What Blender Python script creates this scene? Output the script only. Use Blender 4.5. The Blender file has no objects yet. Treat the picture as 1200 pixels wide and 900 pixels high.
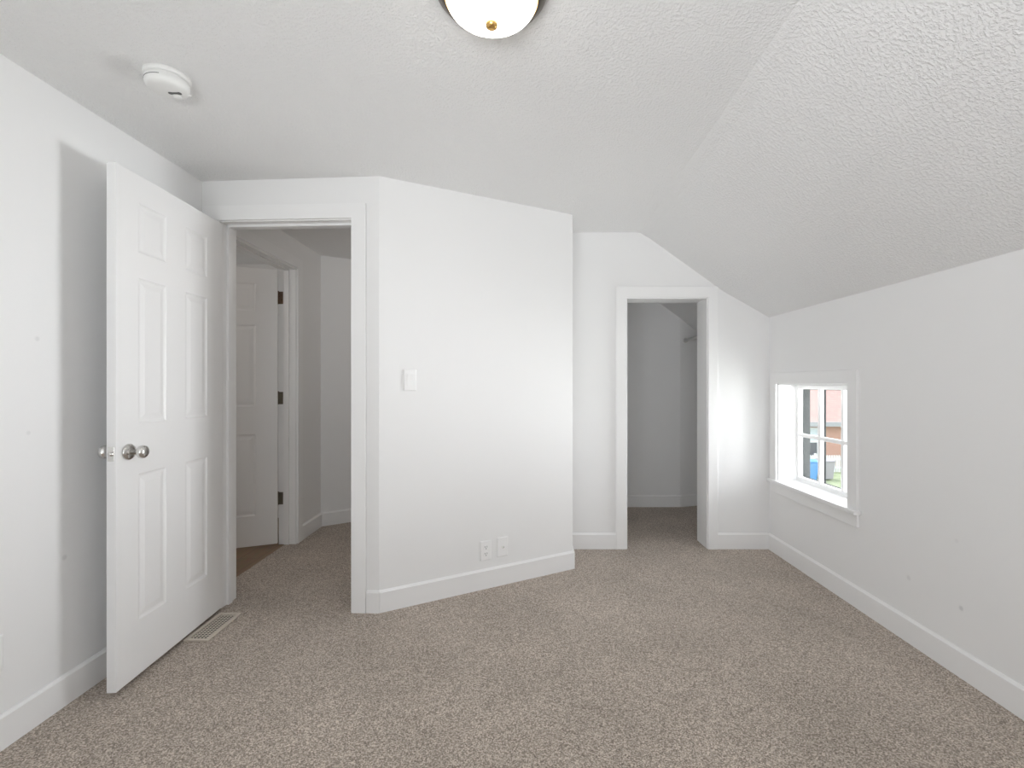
import bpy, bmesh, math, random
from mathutils import Vector, Matrix

random.seed(7)
S = bpy.context.scene
COL = S.collection
PI = math.pi

# ------------------------------------------------------------------ camera
CAM_H = 1.20
cam_d = bpy.data.cameras.new('camera')
cam_d.sensor_fit = 'HORIZONTAL'
cam_d.sensor_width = 36.0
cam_d.lens = 36.0 * 560.0 / 1200.0
cam_d.shift_x = -0.010
cam_d.clip_start = 0.02
cam_d.clip_end = 300
cam = bpy.data.objects.new('camera', cam_d)
COL.objects.link(cam)
cam.location = (0, 0, CAM_H)
cam.rotation_euler = (PI / 2, 0, 0)
S.camera = cam

# ------------------------------------------------------------------ exposure
S.view_settings.view_transform = 'Standard'
S.view_settings.look = 'None'
S.view_settings.gamma = 1.0
S.view_settings.use_curve_mapping = False
S.view_settings.exposure = 0.0
S.cycles.use_denoising = True
S.cycles.max_bounces = 14
S.cycles.diffuse_bounces = 10
S.cycles.transparent_max_bounces = 12
S.cycles.sample_clamp_indirect = 8.0

# ------------------------------------------------------------------ sky
W = bpy.data.worlds.new('sky')
S.world = W
W.use_nodes = True
wn = W.node_tree.nodes
bg = wn['Background']
bg.inputs[0].default_value = (0.90, 0.95, 1.0, 1)
bg.inputs[1].default_value = 2.3


def lamp(name, kind, loc, aim, energy, color=(1, 1, 1), **kw):
    d = bpy.data.lights.new(name, kind)
    d.energy = energy
    d.color = color
    for k, v in kw.items():
        setattr(d, k, v)
    o = bpy.data.objects.new(name, d)
    COL.objects.link(o)
    o.location = loc
    o.rotation_euler = (Vector(aim) - Vector(loc)).to_track_quat('-Z', 'Y').to_euler()
    return o


lamp('sun', 'SUN', (-8, 20, 20), (0, 15, 0), 1.6, (1, 0.95, 0.87), angle=0.02)
# daylight at the small side window, plus an added wall beam and rear fill
lamp('daylight_side_window', 'AREA', (2.60, 3.02, 0.40), (0, 2.60, 0.90), 84, (0.96, 0.98, 1.0),
     shape='RECTANGLE', size=1.3, size_y=1.75, spread=math.radians(160))
lamp('added_wall_beam', 'AREA', (2.60, 3.16, 0.55), (-1.70, 1.55, 1.35), 16.5, (0.96, 0.98, 1.0),
     shape='RECTANGLE', size=1.1, size_y=1.3, spread=math.radians(50))  # narrow extra beam added to brighten the left wall
lamp('added_rear_fill', 'AREA', (-0.35, -1.95, 0.45), (0.7, 0.25, 2.4), 80, (0.96, 0.98, 1.0),
     shape='RECTANGLE', size=1.9, size_y=1.2, spread=math.radians(110))  # fill added outside the unseen window, tilted up at the ceiling

# ------------------------------------------------------------------ helpers


def clean(x):
    return x


def mesh_obj(name, bm, mat, parent=None, smooth=False, bevel=0.0):
    bmesh.ops.remove_doubles(bm, verts=bm.verts, dist=1e-6)
    bmesh.ops.recalc_face_normals(bm, faces=bm.faces)
    me = bpy.data.meshes.new(name)
    bm.to_mesh(me)
    bm.free()
    for m in (mat if isinstance(mat, (list, tuple)) else [mat]):
        me.materials.append(m)
    if smooth:
        for p in me.polygons:
            p.use_smooth = True
    o = bpy.data.objects.new(name, me)
    COL.objects.link(o)
    if parent is not None:
        o.parent = parent
    if bevel:
        b = o.modifiers.new('bevel', 'BEVEL')
        b.width = bevel
        b.segments = 2
        b.limit_method = 'ANGLE'
        b.angle_limit = math.radians(40)
        b.harden_normals = False
    return o


def tag(o, label, cat, group=None, kind=None):
    o['label'] = label
    o['category'] = cat
    if group:
        o['group'] = group
    if kind:
        o['kind'] = kind
    return o


def struct(name, bm, mat, label=None, cat=None, parent=None, bevel=0.0, smooth=False):
    o = mesh_obj(name, bm, mat, parent, smooth, bevel)
    if parent is None:
        o['kind'] = 'structure'
        if label:
            o['label'] = label
            o['category'] = cat
    return o


def empty(name, loc, rz=0.0):
    o = bpy.data.objects.new(name, None)
    o.empty_display_size = 0.1
    COL.objects.link(o)
    o.location = loc
    o.rotation_euler = (0, 0, rz)
    return o


def box(bm, x0, x1, y0, y1, z0, z1, M=None):
    vs = []
    for (x, y, z) in ((x0, y0, z0), (x1, y0, z0), (x1, y1, z0), (x0, y1, z0),
                      (x0, y0, z1), (x1, y0, z1), (x1, y1, z1), (x0, y1, z1)):
        v = Vector((x, y, z))
        vs.append(bm.verts.new(M @ v if M else v))
    for f in ((0, 1, 2, 3), (4, 7, 6, 5), (0, 4, 5, 1), (1, 5, 6, 2), (2, 6, 7, 3), (3, 7, 4, 0)):
        bm.faces.new([vs[i] for i in f])


def prism(bm, pts, vec, M=None):
    """a closed polygon (3-D points) swept along vec"""
    vec = Vector(vec)
    a = [bm.verts.new((M @ Vector(p)) if M else Vector(p)) for p in pts]
    b = [bm.verts.new((M @ (Vector(p) + vec)) if M else Vector(p) + vec) for p in pts]
    bm.faces.new(a)
    bm.faces.new(list(reversed(b)))
    n = len(pts)
    for i in range(n):
        bm.faces.new((a[i], a[(i + 1) % n], b[(i + 1) % n], b[i]))


def lathe(bm, prof, seg=32, M=None):
    """profile of (radius, height) turned about local Z"""
    rings = []
    for r, z in prof:
        if r < 1e-6:
            v = Vector((0, 0, z))
            rings.append([bm.verts.new(M @ v if M else v)])
        else:
            ring = []
            for k in range(seg):
                a = 2 * PI * k / seg
                v = Vector((r * math.cos(a), r * math.sin(a), z))
                ring.append(bm.verts.new(M @ v if M else v))
            rings.append(ring)
    for A, B in zip(rings, rings[1:]):
        if len(A) == 1 and len(B) == 1:
            continue
        for k in range(seg):
            k2 = (k + 1) % seg
            if len(A) == 1:
                bm.faces.new((A[0], B[k], B[k2]))
            elif len(B) == 1:
                bm.faces.new((A[k], A[k2], B[0]))
            else:
                bm.faces.new((A[k], A[k2], B[k2], B[k]))


def frame(p0, p1, side):
    """local frame: x along p0->p1, y outwards (away from the room), z up; side=+1 keeps outwards on the left of the run"""
    p0 = Vector((p0[0], p0[1], 0))
    p1 = Vector((p1[0], p1[1], 0))
    u = (p1 - p0).normalized()
    n = Vector((-u.y, u.x, 0)) * side
    M = Matrix(((u.x, n.x, 0, p0.x), (u.y, n.y, 0, p0.y), (0, 0, 1, 0), (0, 0, 0, 1)))
    return M, (p1 - p0).length


def wall_mesh(p0, p1, side, th, z1, openings=(), z0=-0.05):
    M, L = frame(p0, p1, side)
    bm = bmesh.new()
    xs = 0.0
    for (a, b, c, d) in sorted(openings):
        if a > xs:
            box(bm, xs, a, 0, th, z0, z1, M)
        if c > z0:
            box(bm, a, b, 0, th, z0, c, M)
        if d < z1:
            box(bm, a, b, 0, th, d, z1, M)
        xs = b
    if xs < L:
        box(bm, xs, L, 0, th, z0, z1, M)
    return bm


def board(name, p0, p1, side, label, cat='baseboard', h=0.115, t=0.013, z0=0.0):
    """a baseboard on the room side of a wall face: square board with an eased top edge"""
    M, L = frame(p0, p1, side)
    bm = bmesh.new()
    prism(bm, [(0, 0, z0), (0, -t, z0), (0, -t, h - 0.010), (0, -t * 0.55, h - 0.004), (0, -t * 0.35, h), (0, 0, h)], (L, 0, 0), M)
    return struct(name, bm, TRIM, label, cat)


# ------------------------------------------------------------------ materials


def new_mat(name):
    m = bpy.data.materials.new(name)
    m.use_nodes = True
    nt = m.node_tree
    return m, nt, nt.nodes['Principled BSDF'], nt.nodes, nt.links


def paint(name, color, rough=0.5, bump_scale=180, bump=0.05, dist=0.001, spec=0.4, spots=()):
    m, nt, p, N, L = new_mat(name)
    p.inputs['Base Color'].default_value = (*color, 1)
    p.inputs['Roughness'].default_value = rough
    p.inputs['Specular IOR Level'].default_value = spec
    tc = N.new('ShaderNodeTexCoord')
    if bump:
        n = N.new('ShaderNodeTexNoise')
        n.inputs['Scale'].default_value = bump_scale
        n.inputs['Detail'].default_value = 3
        L.new(tc.outputs['Object'], n.inputs['Vector'])
        b = N.new('ShaderNodeBump')
        b.inputs['Strength'].default_value = bump
        b.inputs['Distance'].default_value = dist
        L.new(n.outputs['Fac'], b.inputs['Height'])
        L.new(b.outputs['Normal'], p.inputs['Normal'])
    prev = None
    for (pos, rad, amt) in spots:      # scuffs and patched nail holes, each with a place of its own
        d = N.new('ShaderNodeVectorMath')
        d.operation = 'DISTANCE'
        d.inputs[1].default_value = pos
        L.new(tc.outputs['Object'], d.inputs[0])
        r = N.new('ShaderNodeMapRange')
        r.interpolation_type = 'SMOOTHSTEP'
        r.inputs['From Min'].default_value = rad * 0.3
        r.inputs['From Max'].default_value = rad
        r.inputs['To Min'].default_value = amt
        r.inputs['To Max'].default_value = 0
        L.new(d.outputs['Value'], r.inputs['Value'])
        if prev is None:
            prev = r.outputs['Result']
        else:
            mx = N.new('ShaderNodeMath')
            mx.operation = 'MAXIMUM'
            L.new(prev, mx.inputs[0])
            L.new(r.outputs['Result'], mx.inputs[1])
            prev = mx.outputs[0]
    if prev is not None:
        mix = N.new('ShaderNodeMix')
        mix.data_type = 'RGBA'
        mix.inputs['A'].default_value = (*color, 1)
        mix.inputs['B'].default_value = (color[0] * 0.55, color[1] * 0.55, color[2] * 0.56, 1)
        L.new(prev, mix.inputs['Factor'])
        L.new(mix.outputs['Result'], p.inputs['Base Color'])
    return m


def plain(name, color, rough=0.5, metal=0.0, spec=0.5, noise=0.0, scale=40):
    m, nt, p, N, L = new_mat(name)
    p.inputs['Base Color'].default_value = (*color, 1)
    p.inputs['Roughness'].default_value = rough
    p.inputs['Metallic'].default_value = metal
    p.inputs['Specular IOR Level'].default_value = spec
    if noise:
        tc = N.new('ShaderNodeTexCoord')
        n = N.new('ShaderNodeTexNoise')
        n.inputs['Scale'].default_value = scale
        L.new(tc.outputs['Object'], n.inputs['Vector'])
        mix = N.new('ShaderNodeMix')
        mix.data_type = 'RGBA'
        mix.inputs['A'].default_value = (*[c * (1 - noise) for c in color], 1)
        mix.inputs['B'].default_value = (*[min(1, c * (1 + noise)) for c in color], 1)
        L.new(n.outputs['Fac'], mix.inputs['Factor'])
        L.new(mix.outputs['Result'], p.inputs['Base Color'])
    return m


WALL = paint('white_wall_paint', (0.84, 0.84, 0.84), 0.55, 160, 0.06, 0.001, 0.3, spots=[
    ((-1.715, 1.53, 1.51), 0.016, 0.25), ((-1.715, 1.69, 1.36), 0.012, 0.25), ((-1.715, 1.79, 0.55), 0.014, 0.3),
    ((-1.715, 1.66, 1.03), 0.010, 0.2), ((1.80, 1.960, 0.28), 0.014, 0.45), ((1.80, 2.226, 0.297), 0.016, 0.25),
    ((1.80, 1.98, 0.55), 0.012, 0.12)])
TRIM = paint('white_trim_enamel', (0.86, 0.86, 0.86), 0.32, 60, 0.03, 0.0008, 0.45)
DOORP = paint('white_door_enamel', (0.85, 0.85, 0.85), 0.35, 240, 0.05, 0.0006, 0.45)
PLATE = plain('white_plastic', (0.88, 0.88, 0.88), 0.3)
SLOT = plain('dark_slot', (0.12, 0.12, 0.12), 0.6)
NICKEL = plain('satin_nickel', (0.72, 0.71, 0.69), 0.22, 1.0)
BRONZE = plain('dark_bronze', (0.16, 0.14, 0.12), 0.32, 0.9)
BRASS = plain('brass', (0.80, 0.50, 0.18), 0.3, 1.0)
HINGE = plain('aged_hinge', (0.20, 0.175, 0.14), 0.45, 0.7, noise=0.3, scale=120)
RUST = plain('rusty_hinge', (0.19, 0.125, 0.085), 0.6, 0.4, noise=0.8, scale=130)
GREYM = plain('dark_storm_frame', (0.045, 0.05, 0.05), 0.6, spec=0.2)
DETW = plain('detector_plastic', (0.80, 0.80, 0.79), 0.45)
VINYL = plain('white_vinyl', (0.88, 0.88, 0.88), 0.3)


def ceiling_mat():
    m, nt, p, N, L = new_mat('stippled_ceiling_paint')
    p.inputs['Base Color'].default_value = (0.84, 0.84, 0.838, 1)
    p.inputs['Roughness'].default_value = 0.75
    p.inputs['Specular IOR Level'].default_value = 0.2
    tc = N.new('ShaderNodeTexCoord')
    n = N.new('ShaderNodeTexNoise')
    n.inputs['Scale'].default_value = 95
    n.inputs['Detail'].default_value = 4
    n.inputs['Roughness'].default_value = 0.6
    L.new(tc.outputs['Object'], n.inputs['Vector'])
    r = N.new('ShaderNodeMapRange')
    r.inputs['From Min'].default_value = 0.42
    r.inputs['From Max'].default_value = 0.66
    L.new(n.outputs['Fac'], r.inputs['Value'])
    b = N.new('ShaderNodeBump')
    b.inputs['Strength'].default_value = 0.55
    b.inputs['Distance'].default_value = 0.005
    L.new(r.outputs['Result'], b.inputs['Height'])
    L.new(b.outputs['Normal'], p.inputs['Normal'])
    return m


def carpet_mat():
    m, nt, p, N, L = new_mat('brown_frieze_carpet')
    p.inputs['Roughness'].default_value = 0.95
    p.inputs['Specular IOR Level'].default_value = 0.05
    p.inputs['Sheen Weight'].default_value = 0.15
    tc = N.new('ShaderNodeTexCoord')
    v = N.new('ShaderNodeTexVoronoi')
    v.inputs['Scale'].default_value = 270
    L.new(tc.outputs['Object'], v.inputs['Vector'])
    n = N.new('ShaderNodeTexNoise')
    n.inputs['Scale'].default_value = 190
    n.inputs['Detail'].default_value = 3
    L.new(tc.outputs['Object'], n.inputs['Vector'])
    big = N.new('ShaderNodeTexNoise')
    big.inputs['Scale'].default_value = 2.2
    big.inputs['Detail'].default_value = 3
    L.new(tc.outputs['Object'], big.inputs['Vector'])
    sep = N.new('ShaderNodeSeparateColor')
    L.new(v.outputs['Color'], sep.inputs[0])
    a = N.new('ShaderNodeMath')
    a.operation = 'MULTIPLY_ADD'
    a.inputs[1].default_value = 0.55
    L.new(sep.outputs[0], a.inputs[0])
    a2 = N.new('ShaderNodeMath')
    a2.operation = 'MULTIPLY'
    a2.inputs[1].default_value = 0.45
    L.new(n.outputs['Fac'], a2.inputs[0])
    L.new(a2.outputs[0], a.inputs[2])
    cr = N.new('ShaderNodeValToRGB')
    e = cr.color_ramp.elements
    e[0].position = 0.10
    e[0].color = (0.12, 0.095, 0.076, 1)
    e[1].position = 0.92
    e[1].color = (0.88, 0.79, 0.70, 1)
    k = e.new(0.48)
    k.color = (0.40, 0.338, 0.285, 1)
    L.new(a.outputs[0], cr.inputs['Fac'])
    mr = N.new('ShaderNodeMapRange')
    mr.inputs['From Min'].default_value = 0.3
    mr.inputs['From Max'].default_value = 0.7
    mr.inputs['To Min'].default_value = 0.90
    mr.inputs['To Max'].default_value = 1.10
    L.new(big.outputs['Fac'], mr.inputs['Value'])
    mul = N.new('ShaderNodeMix')
    mul.data_type = 'RGBA'
    mul.blend_type = 'MULTIPLY'
    mul.inputs['Factor'].default_value = 1
    L.new(cr.outputs['Color'], mul.inputs['A'])
    L.new(mr.outputs['Result'], mul.inputs['B'])
    L.new(mul.outputs['Result'], p.inputs['Base Color'])
    b = N.new('ShaderNodeBump')
    b.inputs['Strength'].default_value = 0.7
    b.inputs['Distance'].default_value = 0.006
    L.new(a.outputs[0], b.inputs['Height'])
    L.new(b.outputs['Normal'], p.inputs['Normal'])
    return m


def glass_mat():
    m, nt, p, N, L = new_mat('window_glass')
    N.remove(p)
    out = N['Material Output']
    t = N.new('ShaderNodeBsdfTransparent')
    g = N.new('ShaderNodeBsdfGlossy')
    g.inputs['Roughness'].default_value = 0.02
    mx = N.new('ShaderNodeMixShader')
    mx.inputs[0].default_value = 0.04
    L.new(t.outputs[0], mx.inputs[1])
    L.new(g.outputs[0], mx.inputs[2])
    L.new(mx.outputs[0], out.inputs['Surface'])
    return m


def brick_mat(name, c1, c2, mortar, scale, bw=0.5, rh=0.25, ms=0.02):
    m, nt, p, N, L = new_mat(name)
    tc = N.new('ShaderNodeTexCoord')
    mp = N.new('ShaderNodeMapping')
    mp.inputs['Rotation'].default_value = (PI / 2, 0, 0)
    L.new(tc.outputs['Object'], mp.inputs['Vector'])
    b = N.new('ShaderNodeTexBrick')
    b.inputs['Color1'].default_value = (*c1, 1)
    b.inputs['Color2'].default_value = (*c2, 1)
    b.inputs['Mortar'].default_value = (*mortar, 1)
    b.inputs['Scale'].default_value = scale
    b.inputs['Brick Width'].default_value = bw
    b.inputs['Row Height'].default_value = rh
    b.inputs['Mortar Size'].default_value = ms
    L.new(mp.outputs[0], b.inputs['Vector'])
    L.new(b.outputs['Color'], p.inputs['Base Color'])
    p.inputs['Roughness'].default_value = 0.9
    return m


def wood_floor_mat():
    m, nt, p, N, L = new_mat('tan_wood_floor')
    tc = N.new('ShaderNodeTexCoord')
    mp = N.new('ShaderNodeMapping')
    mp.inputs['Rotation'].default_value = (0, 0, PI / 2)
    L.new(tc.outputs['Object'], mp.inputs['Vector'])
    b = N.new('ShaderNodeTexBrick')
    b.inputs['Color1'].default_value = (0.27, 0.175, 0.10, 1)
    b.inputs['Color2'].default_value = (0.22, 0.14, 0.08, 1)
    b.inputs['Mortar'].default_value = (0.12, 0.075, 0.045, 1)
    b.inputs['Scale'].default_value = 1.0
    b.inputs['Brick Width'].default_value = 1.1
    b.inputs['Row Height'].default_value = 0.13
    b.inputs['Mortar Size'].default_value = 0.0015
    L.new(mp.outputs[0], b.inputs['Vector'])
    n = N.new('ShaderNodeTexNoise')
    n.inputs['Scale'].default_value = 9
    mp2 = N.new('ShaderNodeMapping')
    mp2.inputs['Scale'].default_value = (8, 1, 1)
    L.new(tc.outputs['Object'], mp2.inputs['Vector'])
    L.new(mp2.outputs[0], n.inputs['Vector'])
    mx = N.new('ShaderNodeMix')
    mx.data_type = 'RGBA'
    mx.blend_type = 'OVERLAY'
    mx.inputs['Factor'].default_value = 0.3
    L.new(b.outputs['Color'], mx.inputs['A'])
    L.new(n.outputs['Color'], mx.inputs['B'])
    L.new(mx.outputs['Result'], p.inputs['Base Color'])
    p.inputs['Roughness'].default_value = 0.4
    return m


def glow_mat():
    m, nt, p, N, L = new_mat('lit_frosted_glass')
    p.inputs['Base Color'].default_value = (0.95, 0.93, 0.88, 1)
    p.inputs['Roughness'].default_value = 0.35
    p.inputs['Emission Color'].default_value = (1.0, 0.95, 0.87, 1)
    p.inputs['Emission Strength'].default_value = 9.0
    return m


CEIL = ceiling_mat()
CARPET = carpet_mat()
GLASS = glass_mat()
WOOD = wood_floor_mat()
GLOW = glow_mat()

# ------------------------------------------------------------------ plan of the place (metres; camera over the origin)
XL, XR = -1.715, 1.80            # side walls of the bedroom
YB, YC = -1.35, 3.482            # wall behind the camera, closet wall
XH = -1.70                       # hall's long wall
PA0, PA1 = (XL, 2.560), (-0.752, 2.512)      # wall with the bedroom door
PB = (0.328, 3.112)              # end of the slanted wall
XHC = (XH, 4.030)                # hall corner
PHE = (XH + 2.35 * math.cos(math.radians(33)), 4.030 + 2.35 * math.sin(math.radians(33)))
KZ = 1.685                       # top of the low wall


def zc(x):
    return 2.285 + 0.0085 * (x - XL)


# floor
bm = bmesh.new()
prism(bm, [(-1.775, -1.5, -0.06), (2.0, -1.5, -0.06), (2.0, 5.8, -0.06), (-1.775, 5.8, -0.06)], (0, 0, 0.06))
struct('floor', bm, CARPET, 'brown speckled wall-to-wall carpet covering bedroom, hall and closet', 'carpet')
bm = bmesh.new()
box(bm, -3.75, -1.775, 2.0, 4.6, -0.06, -0.004)
struct('floor.001', bm, WOOD, 'tan wood plank floor past the hall doorway', 'wood floor')

# ceiling: flat part and slope in one plastered surface
bm = bmesh.new()


def xbreak(y):
    return 0.752 + 0.031 * y


flat_y = (-1.5, 5.8)
rows = []
for y in flat_y:
    xb = xbreak(y)
    zb = zc(xb)
    sl = (KZ - zb) / (XR - xb)
    rows.append([(-3.8, y, zc(-3.8)), (XL, y, zc(XL)), (xb - 0.06, y, zc(xb - 0.06)), (xb, y, zb - 0.006), (xb + 0.06, y, zb + sl * 0.06), (XR, y, KZ), (2.1, y, KZ + sl * 0.3)])
lo = [[bm.verts.new(p) for p in r] for r in rows]
hi = [[bm.verts.new((p[0], p[1], p[2] + 0.12)) for p in r] for r in rows]
n = len(rows[0])
for i in range(n - 1):
    bm.faces.new((lo[0][i], lo[0][i + 1], lo[1][i + 1], lo[1][i]))
    bm.faces.new((hi[0][i], hi[1][i], hi[1][i + 1], hi[0][i + 1]))
    for k in (0, 1):
        bm.faces.new((lo[k][i], lo[k][i + 1], hi[k][i + 1], hi[k][i]))
for i in (0, n - 1):
    bm.faces.new((lo[0][i], lo[1][i], hi[1][i], hi[0][i]))
ceil = struct('ceiling', bm, CEIL, 'white stippled ceiling with a flat part and a slope down to the low wall', 'ceiling')

ZT = 2.36
# bedroom walls
struct('wall_left', wall_mesh((XL, YB - 0.12), (XL, PA0[1]), 1, 0.12, ZT), WALL,
       'long white bedroom wall behind the open panel door', 'wall')
DO0, DO1, DOZ = -1.615, -0.895, 2.070      # bedroom doorway
Mdoor, Ldoor = frame(PA0, PA1, 1)
kx = Ldoor / (PA1[0] - PA0[0])
s0, s1 = (DO0 - XL) * kx, (DO1 - XL) * kx
struct('wall_entry', wall_mesh(PA0, PA1, 1, 0.12, ZT, [(s0, s1, -0.05, DOZ)]), WALL,
       'short white wall around the hall doorway', 'wall')
struct('wall_slanted', wall_mesh(PA1, PB, 1, 0.10, ZT), WALL,
       'white slanted wall carrying the light switch and two outlet plates', 'wall')
struct('wall_return', wall_mesh(PB, (PB[0], YC + 0.03), 1, 0.10, ZT), WALL,
       'short white return wall between slanted wall and closet wall', 'wall')
CO0, CO1, COZ = 0.759, 1.349, 1.828        # closet doorway
CT = 0.185
struct('wall_closet', wall_mesh((PB[0] - 0.10, YC), (XR + 0.05, YC), 1, CT, ZT,
       [(CO0 - PB[0] + 0.10, CO1 - PB[0] + 0.10, -0.05, COZ)]), WALL,
       'white wall with the closet doorway under the sloped ceiling', 'wall')
WY0, WY1, WZ0, WZ1 = 2.624, 3.364, 0.525, 1.200
WT = 0.20
struct('wall_right', wall_mesh((XR, YB - 0.12), (XR, YC + 0.03), -1, WT, KZ + 0.05,
       [(WY0 - YB + 0.12, WY1 - YB + 0.12, WZ0 - 0.02, WZ1)]), WALL,
       'low white knee wall with the small window', 'wall')
BW = (-1.25, 0.55, 0.50, 2.05)
struct('wall_back', wall_mesh((XL - 0.12, YB), (XR + WT, YB), -1, 0.14, ZT,
       [(BW[0] - XL + 0.12, BW[1] - XL + 0.12, BW[2], BW[3])]), WALL,
       'white wall behind the camera with an added wide window', 'wall')
# hall and bathroom walls
HD0, HD1, HDZ = 2.800, 3.590, 2.070        # doorway in the hall's long wall
struct('wall_hall', wall_mesh((XH, PA0[1] + 0.115), (XH, XHC[1]), 1, 0.12, ZT,
       [(HD0 - PA0[1] - 0.115, HD1 - PA0[1] - 0.115, -0.05, HDZ)]), WALL,
       'white hall wall around the second panel door', 'wall')
struct('wall_hall_far', wall_mesh(XHC, PHE, 1, 0.10, ZT), WALL,
       'white angled wall at the far side of the hall', 'wall')
struct('wall_hall_end', wall_mesh((PHE[0], PHE[1]), (PHE[0], YC + CT), 1, -0.08, ZT), WALL,
       'white wall closing the hall behind the slanted wall', 'wall')
bm = bmesh.new()
for (a, b, c, d) in ((-3.60, -3.50, 2.1, 4.4), (-3.60, XH - 0.12, 4.3, 4.4), (-3.60, XL - 0.12, 2.1, 2.2)):
    box(bm, a, b, c, d, -0.05, ZT)
struct('wall_bathroom', bm, WALL, 'white walls of the room past the hall doorway', 'wall')
# closet walls
YCB = 4.67
struct('wall_closet_back', wall_mesh((0.55, YCB), (1.545, YCB), 1, 0.08, ZT), WALL,
       'white wall at the back of the closet', 'wall')
struct('wall_closet_left', wall_mesh((0.62, YC + CT), (0.62, YCB), 1, 0.08, ZT), WALL,
       'white inner side wall of the closet next to the hall', 'wall')
XCR = XR
YCK = 4.755                      # the closet's back wall bends away a little at its end
struct('wall_closet_back.001', wall_mesh((1.545, YCB), (XR + 0.05, YCK), 1, 0.08, ZT), WALL,
       'short bent end of the white closet back wall behind the rod', 'wall')
struct('wall_closet_right', wall_mesh((XCR, YC + CT), (XCR, YCK), -1, 0.08, ZT), WALL,
       'white inner side wall of the closet below the slope', 'wall')

# ------------------------------------------------------------------ baseboards
board('baseboard_left', (XL, YB), (XL, PA0[1]), 1, 'white baseboard along the wall behind the open door')
board('baseboard_right', (XR, YB), (XR, YC), -1, 'white baseboard along the low wall under the window')
ps = Mdoor @ Vector((s1 + 0.078, 0, 0))
board('baseboard_entry', (ps.x, ps.y), (PA1[0] + 0.004, PA1[1] - 0.001), 1, 'short stub of white baseboard between door casing and slanted wall')
ub = (Vector(PB) - Vector(PA1)).normalized()
board('baseboard_slanted', (PA1[0] + 0.0, PA1[1] - 0.0), (PB[0] + ub.x * 0.008, PB[1] + ub.y * 0.008), 1, 'white baseboard along the slanted wall below the outlets')
board('baseboard_return', (PB[0], PB[1] - 0.004), (PB[0], YC), 1, 'white baseboard on the short return wall')
board('baseboard_closet', (PB[0] + 0.013, YC), (CO0 - 0.078, YC), 1, 'short white baseboard between slanted wall and closet casing')
board('baseboard_closet.001', (CO1 + 0.071, YC), (XR - 0.013, YC), 1, 'short white baseboard between closet casing and low window wall')
board('baseboard_closet_back', (0.62, YCB), (1.545, YCB), 1, 'white baseboard at the back of the closet')
board('baseboard_closet_back.001', (1.545, YCB), (XR, YCK - 0.01), 1, 'short white baseboard on the bent end of the closet back wall')
board('baseboard_closet_side', (0.62, YC + CT), (0.62, YCB - 0.013), 1, 'white baseboard inside the closet on the hall side')
board('baseboard_closet_side.001', (XCR, YC + CT), (XCR, YCB - 0.013), -1, 'white baseboard inside the closet under the rod')
board('baseboard_hall', (XH, HD1 + 0.075), (XH, XHC[1]), 1, 'short white baseboard between hall door casing and hall corner')
board('baseboard_hall_far', XHC, PHE, 1, 'white baseboard on the angled far hall wall')
board('baseboard_back', (XL + 0.013, YB), (XR - 0.013, YB), -1, 'white baseboard on the wall behind the camera')

# ------------------------------------------------------------------ door casings and jambs
# bedroom doorway (in the door wall's own frame)
bm = bmesh.new()
ct = 0.018
prism(bm, [(s0 - 0.076, -ct, 0), (s0, -ct, 0), (s0, -ct, DOZ), (s1, -ct, DOZ), (s1, -ct, 0), (s1 + 0.076, -ct, 0),
           (s1 + 0.076, -ct, DOZ + 0.076), (s0 - 0.076, -ct, DOZ + 0.076)], (0, ct, 0), Mdoor)
struct('trim_1', bm, TRIM, 'flat white casing around the hall doorway', 'door casing', bevel=0.002)
bm = bmesh.new()
jt = 0.014
box(bm, s0, s0 + jt * 0.4, -0.004, 0.124, 0, DOZ, Mdoor)
box(bm, s1 - jt * 0.4, s1, -0.004, 0.124, 0, DOZ, Mdoor)
box(bm, s0, s1, -0.004, 0.124, DOZ - jt * 0.4, DOZ, Mdoor)
# door stop
box(bm, s0 + jt * 0.4, s0 + 0.018, 0.042, 0.075, 0, DOZ - jt * 0.4, Mdoor)
box(bm, s1 - 0.018, s1 - jt * 0.4, 0.042, 0.075, 0, DOZ - jt * 0.4, Mdoor)
box(bm, s0 + jt * 0.4, s1 - jt * 0.4, 0.042, 0.075, DOZ - 0.018, DOZ - jt * 0.4, Mdoor)
struct('trim_2', bm, TRIM, 'white jamb and stop lining the hall doorway', 'door jamb', bevel=0.001)

# closet doorway
bm = bmesh.new()
y = YC
prism(bm, [(CO0 - 0.078, y - ct, 0), (CO0, y - ct, 0), (CO0, y - ct, COZ), (CO1, y - ct, COZ), (CO1, y - ct, 0), (CO1 + 0.071, y - ct, 0),
           (CO1 + 0.071, y - ct, COZ + 0.082), (CO0 - 0.078, y - ct, COZ + 0.082)], (0, ct, 0))
struct('trim_3', bm, TRIM, 'flat white casing around the closet doorway', 'door casing', bevel=0.003)
bm = bmesh.new()
box(bm, CO0, CO0 + 0.006, y - 0.004, y + CT + 0.004, 0, COZ)
box(bm, CO1 - 0.006, CO1, y - 0.004, y + CT + 0.004, 0, COZ)
box(bm, CO0, CO1, y - 0.004, y + CT + 0.004, COZ - 0.006, COZ)
struct('trim_4', bm, TRIM, 'white jamb lining the closet doorway', 'door jamb', bevel=0.001)

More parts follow.
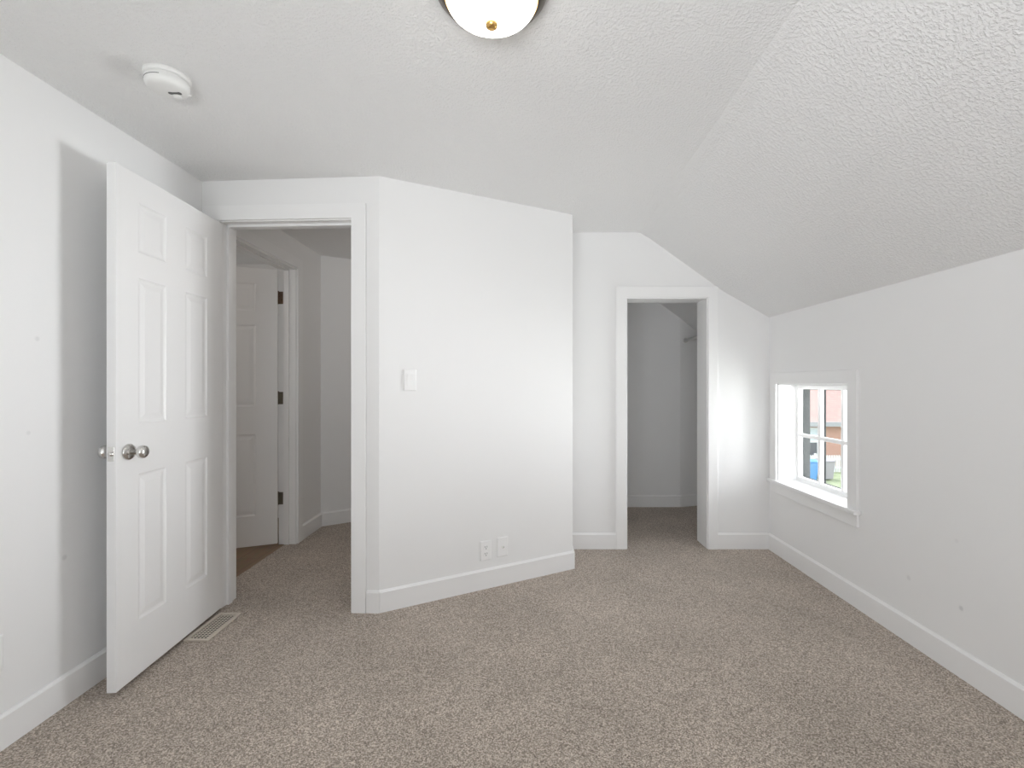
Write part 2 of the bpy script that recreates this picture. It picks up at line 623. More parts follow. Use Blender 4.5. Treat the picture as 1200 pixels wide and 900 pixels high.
# hall doorway
bm = bmesh.new()
x = XH
prism(bm, [(x, HD0 - 0.075, 0), (x, HD0, 0), (x, HD0, HDZ), (x, HD1, HDZ), (x, HD1, 0), (x, HD1 + 0.075, 0),
           (x, HD1 + 0.075, HDZ + 0.075), (x, HD0 - 0.075, HDZ + 0.075)], (ct, 0, 0))
struct('trim_5', bm, TRIM, 'white casing around the second doorway in the hall', 'door casing', bevel=0.003)
bm = bmesh.new()
box(bm, x - 0.124, x + 0.004, HD0, HD0 + 0.012, 0, HDZ)
box(bm, x - 0.124, x + 0.004, HD1 - 0.012, HD1, 0, HDZ)
box(bm, x - 0.124, x + 0.004, HD0, HD1, HDZ - 0.012, HDZ)
box(bm, x - 0.080, x - 0.045, HD0 + 0.012, HD0 + 0.022, 0, HDZ - 0.012)
box(bm, x - 0.080, x - 0.045, HD1 - 0.022, HD1 - 0.012, 0, HDZ - 0.012)
box(bm, x - 0.080, x - 0.045, HD0, HD1, HDZ - 0.022, HDZ - 0.012)
struct('trim_6', bm, TRIM, 'white jamb and stop lining the second doorway in the hall', 'door jamb', bevel=0.001)

# ------------------------------------------------------------------ six-panel doors


def door_leaf(w, h, t):
    """leaf from x=0 (hinge) to w, y=0..t, z=0..h, six raised panels moulded into both faces"""
    bm = bmesh.new()
    k = w / 0.711
    xs = [0, 0.135 * k, 0.300 * k, 0.430 * k, 0.595 * k, w]
    zs = [0, 0.222, 0.815, 1.020, 1.610, 1.715, 1.915, h]
    for y, s in ((0.0, 1), (t, -1)):
        for i in range(5):
            for j in range(7):
                x0, x1, z0, z1 = xs[i], xs[i + 1], zs[j], zs[j + 1]
                if i in (1, 3) and j in (1, 3, 5):
                    rings = []
                    for ins, dep in ((0, 0), (0.003, 0.0032), (0.010, 0.0055), (0.016, 0.0055), (0.036, 0.0018), (0.038, 0.0014)):
                        yy = y + s * dep
                        rings.append([bm.verts.new(p) for p in ((x0 + ins, yy, z0 + ins), (x1 - ins, yy, z0 + ins), (x1 - ins, yy, z1 - ins), (x0 + ins, yy, z1 - ins))])
                    for A, B in zip(rings, rings[1:]):
                        for q in range(4):
                            bm.faces.new((A[q], A[(q + 1) % 4], B[(q + 1) % 4], B[q]))
                    bm.faces.new(rings[-1])
                else:
                    bm.faces.new([bm.verts.new(p) for p in ((x0, y, z0), (x1, y, z0), (x1, y, z1), (x0, y, z1))])
    for j in range(7):
        for x in (0, w):
            bm.faces.new([bm.verts.new(p) for p in ((x, 0, zs[j]), (x, t, zs[j]), (x, t, zs[j + 1]), (x, 0, zs[j + 1]))])
    for i in range(5):
        for z in (0, h):
            bm.faces.new([bm.verts.new(p) for p in ((xs[i], 0, z), (xs[i + 1], 0, z), (xs[i + 1], t, z), (xs[i], t, z))])
    return bm


def knob(parent, x, z, yface, sgn):
    """round passage knob on the leaf's face, sticking out along sgn*y"""
    R = Matrix.Translation((x, yface, z)) @ Matrix.Rotation(-sgn * PI / 2, 4, 'X')
    bm = bmesh.new()
    lathe(bm, [(0.0, 0.012), (0.011, 0.012), (0.011, 0.034), (0.018, 0.039), (0.0245, 0.046), (0.0265, 0.054), (0.0245, 0.062), (0.018, 0.067), (0.010, 0.0685), (0, 0.0685)], 32, R)
    k = mesh_obj('knob', bm, NICKEL, parent, True)
    bm = bmesh.new()
    lathe(bm, [(0, 0), (0.0325, 0), (0.0325, 0.003), (0.029, 0.008), (0.020, 0.0115), (0.012, 0.0125), (0, 0.0125)], 32, R)
    mesh_obj('rosette', bm, NICKEL, k, True)
    return k


def hinge_on(parent, M, mat, label=None):
    """butt hinge: one leaf with four screws on the face, knuckle barrel at its edge; local x across, y out of the face, z up (centred)"""
    bm = bmesh.new()
    box(bm, 0.0, 0.030, 0.0, 0.0022, -0.046, 0.046, M)
    h = mesh_obj('hinge', bm, mat, parent, bevel=0.0008)
    bm = bmesh.new()
    lathe(bm, [(0, -0.047), (0.0058, -0.047), (0.0058, -0.016), (0.0048, -0.0155), (0.0058, -0.015), (0.0058, 0.015), (0.0048, 0.0155), (0.0058, 0.016), (0.0058, 0.047), (0.003, 0.051), (0, 0.051)], 16, M @ Matrix.Translation((-0.004, 0.004, 0)))
    mesh_obj('knuckle', bm, mat, h, True)
    for (sx, sz) in ((0.012, 0.032), (0.021, 0.012), (0.012, -0.012), (0.021, -0.032)):
        bm = bmesh.new()
        lathe(bm, [(0, 0.0036), (0.003, 0.0034), (0.0038, 0.002), (0.0038, 0.001)], 10, M @ Matrix.Translation((sx, 0, sz)) @ Matrix.Rotation(-PI / 2, 4, 'X'))
        mesh_obj('screw', bm, mat, h, True)
    if label:
        h['label'] = label
    return h


# bedroom door, swung open against the long wall
T = 0.035
pv = (-1.622, 2.528)
fe = (-1.586, 1.822)
Lw = 0.7065
a1 = math.atan2(fe[1] - pv[1], fe[0] - pv[0])
d1 = struct('door_1', door_leaf(Lw, 2.028, T), DOORP, 'white six-panel bedroom door standing open over the floor register', 'door', bevel=0.0015)
d1.location = (pv[0], pv[1], 0.020)
d1.rotation_euler = (0, 0, a1)
knob(d1, Lw - 0.062, 0.912, T, 1)
knob(d1, Lw - 0.062, 0.912, 0.0, -1)
bm = bmesh.new()
box(bm, Lw - 0.0005, Lw + 0.0012, 0.006, 0.029, 0.884, 0.940)
lp = mesh_obj('latch_plate', bm, NICKEL, d1, bevel=0.0005)
bm = bmesh.new()
Rl = Matrix.Translation((Lw, T / 2, 0.912)) @ Matrix.Rotation(PI / 2, 4, 'Y')
lathe(bm, [(0, 0.011), (0.005, 0.0105), (0.008, 0.008), (0.0085, 0.0), ], 20, Rl)
mesh_obj('latch_bolt', bm, NICKEL, lp, True)
for hz in (0.20, 1.02, 1.82):
    # leaf lies on the door's hinge edge (x = 0), barrel towards the long wall
    Mh = Matrix.Translation((0.0, 0.002, hz)) @ Matrix.Rotation(PI / 2, 4, 'Z')
    hinge_on(d1, Mh, HINGE)

# hall door, ajar into the room behind
pv2 = (-1.826, 3.571)
dir2 = Vector((-0.927, -0.375))
a2 = math.atan2(dir2.y, dir2.x)
d2 = struct('door_2', door_leaf(0.755, 2.028, T), DOORP, 'second white six-panel door, seen through the hall doorway with dark hinges', 'door', bevel=0.0015)
d2.location = (pv2[0], pv2[1], 0.018)
d2.rotation_euler = (0, 0, a2)
knob(d2, 0.755 - 0.062, 0.912, T, 1)
knob(d2, 0.755 - 0.062, 0.912, 0.0, -1)
Minv = d2.matrix_basis.inverted()
for hz, mt, lb in ((1.845, RUST, 'rusty top hinge'), (1.095, HINGE, None), (0.345, HINGE, None)):
    # leaf on the far jamb, which faces the camera
    Mw = Matrix.Translation((XH - 0.120, HD1 - 0.012, hz)) @ Matrix.Rotation(0, 4, 'Z') @ Matrix.Scale(-1, 4, (0, 1, 0))
    hinge_on(d2, Minv @ Mw, mt, lb)

# ------------------------------------------------------------------ window in the low wall
win = empty('window_1', (XR, (WY0 + WY1) / 2, WZ0))
win['kind'] = 'structure'
win['label'] = 'small white six-pane window low in the knee wall'
win['category'] = 'window'
oy, oz = -(WY0 + WY1) / 2, -WZ0


def wbox(bm, x0, x1, y0, y1, z0, z1):
    box(bm, x0, x1, y0 + oy, y1 + oy, z0 + oz, z1 + oz)


bm = bmesh.new()
y0, y1 = WY0 + oy, WY1 + oy
zt, z0 = WZ1 + oz, WZ0 + oz
prism(bm, [(-0.018, y0 - 0.074, z0), (-0.018, y0, z0), (-0.018, y0, zt), (-0.018, y1, zt), (-0.018, y1, z0), (-0.018, y1 + 0.068, z0),
           (-0.018, y1 + 0.068, zt + 0.078), (-0.018, y0 - 0.074, zt + 0.078)], (0.018, 0, 0))
mesh_obj('casing', bm, TRIM, win, bevel=0.002)
bm = bmesh.new()
wbox(bm, -0.0005, 0.135, WY0 + 0.0005, WY1 - 0.0005, WZ0 - 0.0195, WZ0)
wbox(bm, -0.040, -0.0005, WY0 - 0.088, WY1 + 0.078, WZ0 - 0.022, WZ0)
mesh_obj('window_sill', bm, TRIM, win, bevel=0.003)
bm = bmesh.new()
wbox(bm, -0.016, -0.0005, WY0 - 0.074, WY1 + 0.068, WZ0 - 0.092, WZ0 - 0.022)
mesh_obj('apron', bm, TRIM, win, bevel=0.002)
# jamb lining
bm = bmesh.new()
wbox(bm, 0.0, 0.155, WY0, WY0 + 0.006, WZ0, WZ1)
wbox(bm, 0.0, 0.155, WY1 - 0.006, WY1, WZ0, WZ1)
wbox(bm, 0.0, 0.155, WY0, WY1, WZ1 - 0.006, WZ1)
mesh_obj('jamb', bm, TRIM, win)
# sash frame
bm = bmesh.new()
SX0, SX1 = 0.125, 0.160
iy0, iy1, iz0, iz1 = WY0 + 0.030, WY1 - 0.030, WZ0 + 0.030, WZ1 - 0.036
wbox(bm, SX0, SX1, WY0 + 0.006, iy0, WZ0, WZ1 - 0.006)
wbox(bm, SX0, SX1, iy1, WY1 - 0.006, WZ0, WZ1 - 0.006)
wbox(bm, SX0, SX1, iy0, iy1, WZ0, iz0)
wbox(bm, SX0, SX1, iy0, iy1, iz1, WZ1 - 0.006)
sash = mesh_obj('sash', bm, VINYL, win, bevel=0.002)
# muntin grid
bm = bmesh.new()
pw = (iy1 - iy0) / 3
for k in (1, 2):
    yy = iy0 + pw * k
    wbox(bm, SX0 + 0.004, SX1 - 0.006, yy - 0.013, yy + 0.013, iz0, iz1)
zm = 0.846
wbox(bm, SX0 + 0.002, SX1 - 0.004, iy0, iy1, zm - 0.012, zm + 0.012)
mesh_obj('muntin', bm, VINYL, sash, bevel=0.002)
for k in range(3):
    for (za, zb) in ((iz0, zm), (zm, iz1)):
        bm = bmesh.new()
        wbox(bm, SX0 + 0.017, SX0 + 0.020, iy0 + pw * k, iy0 + pw * (k + 1), za, zb)
        mesh_obj('pane', bm, GLASS, sash)
# dark glazing seal on the outer side of the sash
bm = bmesh.new()
gx0, gx1 = SX1 + 0.0005, SX1 + 0.007
for k in (1, 2):
    yy = iy0 + pw * k
    wbox(bm, gx0, gx1, yy - 0.014, yy + 0.014, iz0, iz1)
wbox(bm, gx0, gx1, iy0 - 0.02, iy0 + 0.003, iz0 - 0.02, iz1 + 0.02)
wbox(bm, gx0, gx1, iy1 - 0.003, iy1 + 0.02, iz0 - 0.02, iz1 + 0.02)
wbox(bm, gx0, gx1, iy0, iy1, iz0 - 0.02, iz0 + 0.003)
wbox(bm, gx0, gx1, iy0, iy1, iz1 - 0.003, iz1 + 0.02)
mesh_obj('glazing_seal', bm, GREYM, sash)
# dark outer storm frame
bm = bmesh.new()
wbox(bm, 0.168, 0.215, WY0, WY0 + 0.020, WZ0, WZ1)
wbox(bm, 0.168, 0.215, WY1 - 0.020, WY1, WZ0, WZ1)
wbox(bm, 0.168, 0.215, WY0 + 0.02, WY1 - 0.02, WZ1 - 0.03, WZ1)
wbox(bm, 0.168, 0.215, WY0 + 0.02, WY1 - 0.02, WZ0 - 0.018, WZ0 + 0.006)
so = mesh_obj('storm_frame', bm, GREYM, win)
so['label'] = 'dark grey outer frame'
# sash lock at the lower corner
bm = bmesh.new()
wbox(bm, SX0 - 0.012, SX0, WY0 + 0.10, WY0 + 0.16, WZ0 + 0.006, WZ0 + 0.018)
wbox(bm, SX0 - 0.020, SX0 - 0.006, WY0 + 0.12, WY0 + 0.135, WZ0 + 0.012, WZ0 + 0.026)
mesh_obj('latch', bm, VINYL, win, bevel=0.002)

# unseen wide window, guessed behind the camera to light the room
w2 = empty('unseen_window', ((BW[0] + BW[1]) / 2, YB, BW[2]))
w2['kind'] = 'structure'
w2['label'] = 'unseen wide white window added behind the camera to light the room'
w2['category'] = 'window'
cx = (BW[0] + BW[1]) / 2
bm = bmesh.new()
hw = (BW[1] - BW[0]) / 2
hh = BW[3] - BW[2]
for (a, b, c, d) in ((-hw - .075, -hw, -.075, hh + .075), (hw, hw + .075, -.075, hh + .075), (-hw, hw, hh, hh + .075), (-hw, hw, -.075, 0)):
    box(bm, a, b, 0.0005, 0.018, c, d)
mesh_obj('casing', bm, TRIM, w2)
bm = bmesh.new()
for (a, b, c, d) in ((-hw, -hw + .05, 0, hh), (hw - .05, hw, 0, hh), (-hw, hw, hh - .05, hh), (-hw, hw, 0, .05), (-.03, .03, 0, hh)):
    box(bm, a, b, -0.10, -0.05, c, d)
s2 = mesh_obj('sash', bm, VINYL, w2)
for (a, b) in ((-hw + .05, -.03), (.03, hw - .05)):
    bm = bmesh.new()
    box(bm, a, b, -0.078, -0.074, .05, hh - .05)
    mesh_obj('pane', bm, GLASS, s2)

# ------------------------------------------------------------------ ceiling light
LX, LY = -0.084, 1.310
lz = zc(LX)
lt = empty('ceiling_light', (LX, LY, lz))
tag(lt, 'lit flush ceiling light with frosted glass bowl, dark metal rim and brass finial', 'ceiling light')
bm = bmesh.new()
lathe(bm, [(0, 0), (0.138, 0), (0.146, -0.004), (0.153, -0.014), (0.154, -0.024), (0.148, -0.032), (0.140, -0.038), (0.134, -0.044), (0.126, -0.044), (0.126, -0.030), (0, -0.030)], 64)
mesh_obj('rim', bm, BRONZE, lt, True)
bm = bmesh.new()
lathe(bm, [(0.127, -0.038), (0.1268, -0.0445), (0.129, -0.0465), (0.1268, -0.0485), (0.126, -0.047)], 64)
mesh_obj('trim_ring', bm, BRASS, lt, True)
bm = bmesh.new()
prof = [(0.1255, -0.036)]
for k in range(0, 13):
    a = k / 12 * PI / 2
    prof.append((0.1255 * math.cos(a), -0.042 - 0.060 * math.sin(a)))
prof[-1] = (0, prof[-1][1])
lathe(bm, prof, 64)
mesh_obj('glass_bowl', bm, GLOW, lt, True)
bm = bmesh.new()
lathe(bm, [(0, -0.100), (0.012, -0.101), (0.0125, -0.105), (0.0165, -0.108), (0.0175, -0.114), (0.0150, -0.121), (0.009, -0.125), (0, -0.127)], 24)
mesh_obj('finial', bm, BRASS, lt, True)

# unseen fixtures added to brighten the hall and the room past it
HGL = plain('fill_fixture_glass', (0.9, 0.88, 0.84), 0.4)


def add_fill_fixture(x, y, watts, label):
    hl = empty('added_fixture', (x, y, zc(x)))
    tag(hl, label, 'ceiling light')
    bm = bmesh.new()
    lathe(bm, [(0, 0), (0.11, 0), (0.118, -0.012), (0.112, -0.030), (0.100, -0.034), (0, -0.034)], 40)
    mesh_obj('rim', bm, BRONZE, hl, True)
    bm = bmesh.new()
    lathe(bm, [(0.1, -0.032)] + [(0.1 * math.cos(k / 8 * PI / 2), -0.034 - 0.05 * math.sin(k / 8 * PI / 2)) for k in range(8)] + [(0, -0.084)], 40)
    mesh_obj('glass_bowl', bm, HGL, hl, True)
    lamp('added_bulb', 'POINT', (x, y, zc(x) - 0.16), (x, y, 0), watts, (1.0, 0.93, 0.86), shadow_soft_size=0.06)  # point lamp added below the bowl as fill


add_fill_fixture(-0.45, 3.85, 3.2, 'unseen flush light added to brighten the hall, hidden behind the slanted wall')
add_fill_fixture(-2.75, 2.80, 5.0, 'unseen flush light added in the plank-floored room to brighten the second door')

# ------------------------------------------------------------------ smoke detector
SDX, SDY = -1.255, 1.690
sd = empty('smoke_detector', (SDX, SDY, zc(SDX)))
tag(sd, 'round white smoke detector on the stippled ceiling above the open door', 'smoke detector')
bm = bmesh.new()
lathe(bm, [(0, 0.002), (0.071, 0.002), (0.071, -0.012), (0.069, -0.014), (0, -0.014)], 48)
mesh_obj('mounting_plate', bm, DETW, sd, True)
bm = bmesh.new()
lathe(bm, [(0, -0.013), (0.061, -0.013), (0.061, -0.0155), (0.0665, -0.018), (0.0665, -0.034), (0.064, -0.044), (0.057, -0.0505), (0.042, -0.0525), (0, -0.053)], 48)
mesh_obj('cover', bm, DETW, sd, True)
bm = bmesh.new()
lathe(bm, [(0, -0.0520), (0.012, -0.0520), (0.012, -0.0550), (0.010, -0.0565), (0, -0.057)], 24, Matrix.Translation((0.012, 0.034, 0)))
mesh_obj('test_button', bm, DETW, sd, True)
bm = bmesh.new()
prism(bm, [(0.002 + 0.007 * math.cos(a) - 0.0, 0.012 + 0.007 * math.sin(a), -0.0505) for a in [PI / 2 + k * PI / 10 for k in range(11)]]
      + [(0.012, 0.008, -0.0505), (0.030, 0.008, -0.0505)] + [(0.032 + 0.0075 * math.cos(a), 0.014 + 0.0075 * math.sin(a), -0.0505) for a in [-PI / 2 + k * PI / 10 for k in range(11)]]
      + [(0.022, 0.017, -0.0505), (0.012, 0.017, -0.0505)], (0, 0, -0.0035))
g = mesh_obj('sounder_slot', bm, SLOT, sd)
g['label'] = 'dark sounder slot'
bm = bmesh.new()
prism(bm, [(0.034, 0.024, -0.047), (0.042, 0.020, -0.047), (0.056, 0.044, -0.040), (0.048, 0.050, -0.040)], (0, 0, -0.006))
mesh_obj('battery_tab', bm, PLATE, sd, bevel=0.002)
bm = bmesh.new()
for k in range(12):
    a = math.radians(205 + k * 7)
    box(bm, -0.0045, 0.0045, -0.0008, 0.0008, -0.0305, -0.0285, Matrix.Rotation(a - PI / 2, 4, 'Z') @ Matrix.Translation((0, 0.0663, 0)))
mesh_obj('groove_line', bm, SLOT, sd)  # dark strips draw the groove line around the cover

# ------------------------------------------------------------------ plates on the walls


def plate(M, parent, w=0.070, h=0.115, name='cover_plate'):
    bm = bmesh.new()
    t = 0.006
    pr = [(-w / 2, 0), (-w / 2, -0.0025), (-w / 2 + 0.004, -t), (w / 2 - 0.004, -t), (w / 2, -0.0025), (w / 2, 0)]
    # bevelled plate as a stack of two rings
    def ring(ins, y):
        return [bm.verts.new(M @ Vector(p)) for p in ((-w / 2 + ins, y, -h / 2 + ins), (w / 2 - ins, y, -h / 2 + ins), (w / 2 - ins, y, h / 2 - ins), (-w / 2 + ins, y, h / 2 - ins))]
    R = [ring(0, 0.0), ring(0, -0.003), ring(0.0045, -t)]
    bm.faces.new(list(reversed(R[0])))
    for A, B in zip(R, R[1:]):
        for q in range(4):
            bm.faces.new((A[q], A[(q + 1) % 4], B[(q + 1) % 4], B[q]))
    bm.faces.new(R[2])
    return mesh_obj(name, bm, PLATE, parent)


def screw_at(M, parent, x, z):
    bm = bmesh.new()
    lathe(bm, [(0, -0.0018), (0.0022, -0.0014), (0.003, 0.0), ], 12, M @ Matrix.Translation((x, -0.006, z)) @ Matrix.Rotation(-PI / 2, 4, 'X') @ Matrix.Scale(-1, 4, (0, 0, 1)))
    mesh_obj('screw', bm, PLATE, parent, True)


MB, LB = frame(PA1, PB, 1)


def on_slanted(px, pz):
    """where the picture column px meets the slanted wall: distance along the wall"""
    k = (px - 612) / 560.0
    ax, ay = PA1
    ux, uy = ub.x, ub.y
    return (k * ay - ax) / (ux - k * uy)


I4 = Matrix.Identity(4)
rot_slant = math.atan2(ub.y, ub.x)


def wall_thing(name, px, z, label, cat):
    s = on_slanted(px, z)
    p = MB @ Vector((s, 0, z))
    o = empty(name, p, rot_slant)
    return tag(o, label, cat)


sw = wall_thing('light_switch', 480.3, 1.221, 'white rocker light switch plate beside the hall doorway', 'light switch')
cp = plate(I4, sw)
bm = bmesh.new()
prism(bm, [(0, -0.0055, -0.033), (0, -0.0085, -0.033), (0, -0.0065, 0.0), (0, -0.011, 0.033), (0, -0.0055, 0.033)], (0.033, 0, 0), Matrix.Translation((-0.0165, 0, 0)))
mesh_obj('rocker', bm, PLATE, sw)
screw_at(I4, sw, 0, 0.049)
screw_at(I4, sw, 0, -0.049)

ou = wall_thing('outlet', 569.0, 0.222, 'white duplex power outlet low on the slanted wall, slots showing', 'outlet')
plate(I4, ou)
for dz in (0.0195, -0.0195):
    bm = bmesh.new()
    pts = []
    for k in range(24):
        a = 2 * PI * k / 24
        pts.append((0.017 * math.cos(a), -0.0055, dz + max(-0.0135, min(0.0135, 0.017 * math.sin(a)))))
    prism(bm, pts, (0, -0.0025, 0))
    rc = mesh_obj('receptacle', bm, PLATE, ou)
    bm = bmesh.new()
    box(bm, -0.0075, -0.0050, -0.0084, -0.0078, dz - 0.001, dz + 0.008)
    box(bm, 0.0050, 0.0075, -0.0084, -0.0078, dz - 0.001, dz + 0.008)
    box(bm, -0.0025, 0.0025, -0.0084, -0.0078, dz - 0.010, dz - 0.005)
    mesh_obj('slot', bm, SLOT, rc)
screw_at(I4, ou, 0, 0)

cj = wall_thing('cable_jack', 588.8, 0.226, 'white blank-looking coaxial cable plate next to the duplex outlet, one round jack', 'cable plate')
plate(I4, cj)
bm = bmesh.new()
Rj = Matrix.Rotation(PI / 2, 4, 'X')
lathe(bm, [(0, 0.005), (0.0055, 0.005), (0.0055, 0.008), (0.0045, 0.008), (0.0045, 0.014), (0.002, 0.014), (0.002, 0.011), (0, 0.011)], 16, Rj)
mesh_obj('jack', bm, NICKEL, cj, True)
screw_at(I4, cj, 0, 0.049)
screw_at(I4, cj, 0, -0.049)

o2 = empty('outlet', (XL, 1.541, 0.318), PI / 2)
tag(o2, 'white outlet plate on the long wall, cut off by the edge of the picture', 'outlet')
plate(I4, o2)
for dz in (0.0195, -0.0195):
    bm = bmesh.new()
    box(bm, -0.015, 0.015, -0.0085, -0.0055, dz - 0.0135, dz + 0.0135)
    rc = mesh_obj('receptacle', bm, PLATE, o2, bevel=0.004)
screw_at(I4, o2, 0, 0)

# ------------------------------------------------------------------ floor register
fr = empty('floor_register', (-1.520, 2.357, 0.0))
tag(fr, 'beige slotted metal floor register in the carpet under the open door', 'floor register')
REG = plain('beige_register_enamel', (0.66, 0.60, 0.52), 0.4)
DARK = plain('duct_black', (0.03, 0.03, 0.03), 0.9)
bm = bmesh.new()
rw, rl = 0.058, 0.134
gw, gl = 0.041, 0.117
for (a, b, c, d) in ((-rw, -gw, -rl, rl), (gw, rw, -rl, rl), (-gw, gw, -rl, -gl), (-gw, gw, gl, rl)):
    box(bm, a, b, c, d, 0.001, 0.009)
mesh_obj('frame', bm, REG, fr, bevel=0.002)
bm = bmesh.new()
nb = 5
for k in range(1, nb):
    xx = -gw + 2 * gw * k / nb
    box(bm, xx - 0.0022, xx + 0.0022, -gl, gl, 0.0072, 0.0084)
nr = 17
for k in range(1, nr):
    yy = -gl + 2 * gl * k / nr
    box(bm, -gw, gw, yy - 0.0019, yy + 0.0019, 0.0071, 0.0082)
mesh_obj('grille', bm, REG, fr)
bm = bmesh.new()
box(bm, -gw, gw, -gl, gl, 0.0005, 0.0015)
dk = mesh_obj('duct_dark_sheet', bm, DARK, fr)  # black sheet, its colour stands in for the darkness of the duct
dk['label'] = 'black sheet standing in for the dark duct behind the grille'

# ------------------------------------------------------------------ closet rod
ROD = plain('painted_rod', (0.66, 0.65, 0.63), 0.35)
cr = empty('closet_rod', (1.600, YCB + 0.016, 1.628))
tag(cr, 'pale hanging rod high inside the closet under the slope', 'closet rod')
Rr = Matrix.Rotation(PI / 2, 4, 'X')
ln = cr.location.y - YC - CT
bm = bmesh.new()
lathe(bm, [(0, 0.002), (0.015, 0.002), (0.015, ln - 0.002), (0, ln - 0.002)], 24, Rr)
mesh_obj('rod', bm, ROD, cr, True)
for z0, z1 in ((0.0, 0.014), (ln - 0.014, ln)):
    bm = bmesh.new()
    lathe(bm, [(0, z0), (0.024, z0), (0.024, z1), (0.016, z1)], 24, Rr)
    mesh_obj('socket', bm, ROD, cr)

# ------------------------------------------------------------------ outdoors: yard and garage below the window
GZ = -3.64
LAWN = plain('lawn', (0.33, 0.39, 0.24), 0.95, noise=0.4, scale=3)
bm = bmesh.new()
box(bm, 2.2, 60, -20, 70, GZ - 0.1, GZ)
struct('ground', bm, LAWN, 'green lawn of the yard below the window', 'lawn')
BRICK = brick_mat('red_brick', (0.60, 0.33, 0.25), (0.54, 0.28, 0.21), (0.62, 0.52, 0.46), 4.0)
ROOF = brick_mat('pink_shingle', (0.52, 0.35, 0.32), (0.46, 0.31, 0.285), (0.40, 0.27, 0.25), 2.2)
GUT = plain('grey_gutter', (0.42, 0.43, 0.47), 0.5)
WHITE = plain('white_vinyl_outdoors', (0.80, 0.82, 0.86), 0.5)
gx, gy = 19.0, 28.0
gar = empty('garage', (gx, gy, GZ))
tag(gar, 'red brick garage with pinkish shingle roof, seen through the small window', 'garage')
EZ = 2.70                     # eaves above the yard
bm = bmesh.new()
prism(bm, [(-7, 0, 0), (-7, 10, 0), (-7, 10, EZ), (-7, 5, EZ + 3.3), (-7, 0, EZ)], (14, 0, 0))
mesh_obj('wall', bm, BRICK, gar)
bm = bmesh.new()
prism(bm, [(-7.4, -0.45, EZ - 0.05), (-7.4, 5, EZ + 3.55), (-7.4, 10.45, EZ - 0.05), (-7.4, 10.45, EZ - 0.20), (-7.4, 5, EZ + 3.35), (-7.4, -0.45, EZ - 0.20)], (14.8, 0, 0))
mesh_obj('roof', bm, ROOF, gar)
bm = bmesh.new()
prism(bm, [(-7.4, -0.46, EZ - 0.32), (-7.4, -0.58, EZ - 0.30), (-7.4, -0.62, EZ - 0.04), (-7.4, -0.46, EZ - 0.04)], (14.8, 0, 0))
mesh_obj('gutter', bm, GUT, gar)
bm = bmesh.new()
for (a, b, c, d) in ((-3.0, -2.9, 0.55, 2.30), (-1.75, -1.65, 0.55, 2.30), (-2.9, -1.75, 2.20, 2.30), (-2.9, -1.75, 0.55, 0.65), (-2.9, -1.75, 1.42, 1.52)):
    box(bm, a, b, -0.06, 0.0, c, d)
gw_ = mesh_obj('window', bm, WHITE, gar)
UP = plain('pale_blue_pane', (0.62, 0.72, 0.78), 0.5)  # upper garage pane in one flat pale blue
LOWP = plain('dark_window_glass', (0.08, 0.09, 0.11), 0.1)
bm = bmesh.new()
box(bm, -2.9, -1.75, -0.03, -0.02, 1.52, 2.20)
mesh_obj('pane', bm, UP, gw_)
bm = bmesh.new()
box(bm, -2.9, -1.75, -0.03, -0.02, 0.65, 1.42)
mesh_obj('pane', bm, LOWP, gw_)


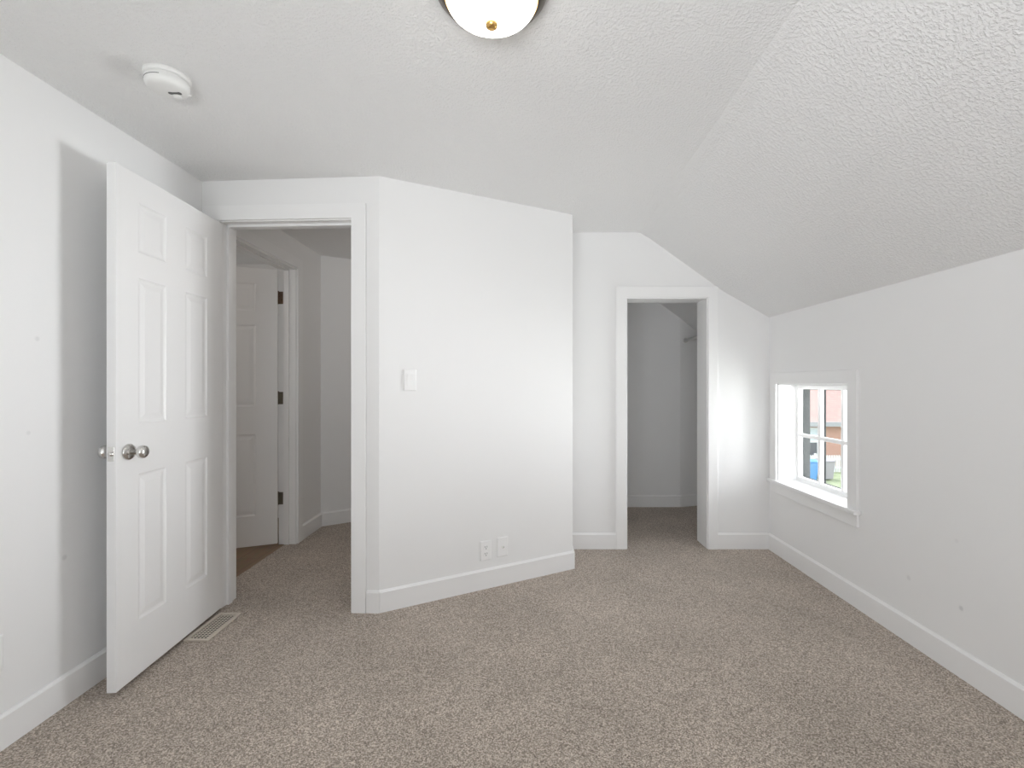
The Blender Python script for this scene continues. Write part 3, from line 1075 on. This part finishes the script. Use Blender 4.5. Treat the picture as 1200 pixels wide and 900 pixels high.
def bin_(name, x, y, mat, lid, label):
    b = empty(name, (x, y, GZ))
    tag(b, label, 'trash bin', 'wheeled bins in the yard')
    bm = bmesh.new()
    lo = [(-0.23, -0.25, 0.06), (0.23, -0.25, 0.06), (0.23, 0.25, 0.06), (-0.23, 0.25, 0.06)]
    hi = [(-0.29, -0.33, 0.95), (0.29, -0.33, 0.95), (0.29, 0.33, 0.95), (-0.29, 0.33, 0.95)]
    a = [bm.verts.new(p) for p in lo]
    c = [bm.verts.new(p) for p in hi]
    bm.faces.new(a)
    bm.faces.new(c)
    for q in range(4):
        bm.faces.new((a[q], a[(q + 1) % 4], c[(q + 1) % 4], c[q]))
    mesh_obj('body', bm, mat, b, bevel=0.03)
    bm = bmesh.new()
    prism(bm, [(-0.31, -0.36, 0.95), (-0.31, 0.36, 0.95), (-0.31, 0.36, 1.02), (-0.31, 0.0, 1.07), (-0.31, -0.36, 0.99)], (0.62, 0, 0))
    mesh_obj('lid', bm, lid, b, bevel=0.01)
    for sx in (-0.27, 0.27):
        bm = bmesh.new()
        lathe(bm, [(0, -0.03), (0.12, -0.03), (0.13, 0), (0.12, 0.03), (0, 0.03)], 20, Matrix.Translation((sx, 0.24, 0.13)) @ Matrix.Rotation(PI / 2, 4, 'Y'))
        mesh_obj('wheel', bm, SLOT, b)
    bm = bmesh.new()
    lathe(bm, [(0, -0.24), (0.016, -0.24), (0.016, 0.24), (0, 0.24)], 12, Matrix.Translation((0, 0.39, 0.97)) @ Matrix.Rotation(PI / 2, 4, 'Y'))
    mesh_obj('handle', bm, mat, b)


BLUE = plain('blue_bin_plastic', (0.10, 0.32, 0.70), 0.5)
GREYB = plain('grey_bin_plastic', (0.40, 0.38, 0.42), 0.5)
bin_('trash_bin', 14.42, 24.0, BLUE, BLUE, 'blue wheeled trash bin out in the yard, seen through the window')
bin_('trash_bin', 15.36, 24.2, GREYB, GREYB, 'grey wheeled trash bin out in the yard beside the blue one')
fn = empty('picket_fence', (16.0, 26.0, GZ))
tag(fn, 'pale picket fence behind the bins in the yard', 'fence')
bm = bmesh.new()
k = -4.0
while k < 4.0:
    prism(bm, [(k, -0.01, 0.05), (k + 0.09, -0.01, 0.05), (k + 0.09, -0.01, 0.92), (k + 0.045, -0.01, 0.99), (k, -0.01, 0.92)], (0, 0.02, 0))
    k += 0.13
for z in (0.25, 0.72):
    box(bm, -4.0, 4.0, 0.01, 0.05, z, z + 0.08)
mesh_obj('picket_panel', bm, WHITE, fn)
for px in (-4.05, -2.0, 0.0, 2.0, 4.05):
    bm = bmesh.new()
    box(bm, px - 0.05, px + 0.05, 0.04, 0.14, -0.02, 1.05)
    mesh_obj('post', bm, WHITE, fn)
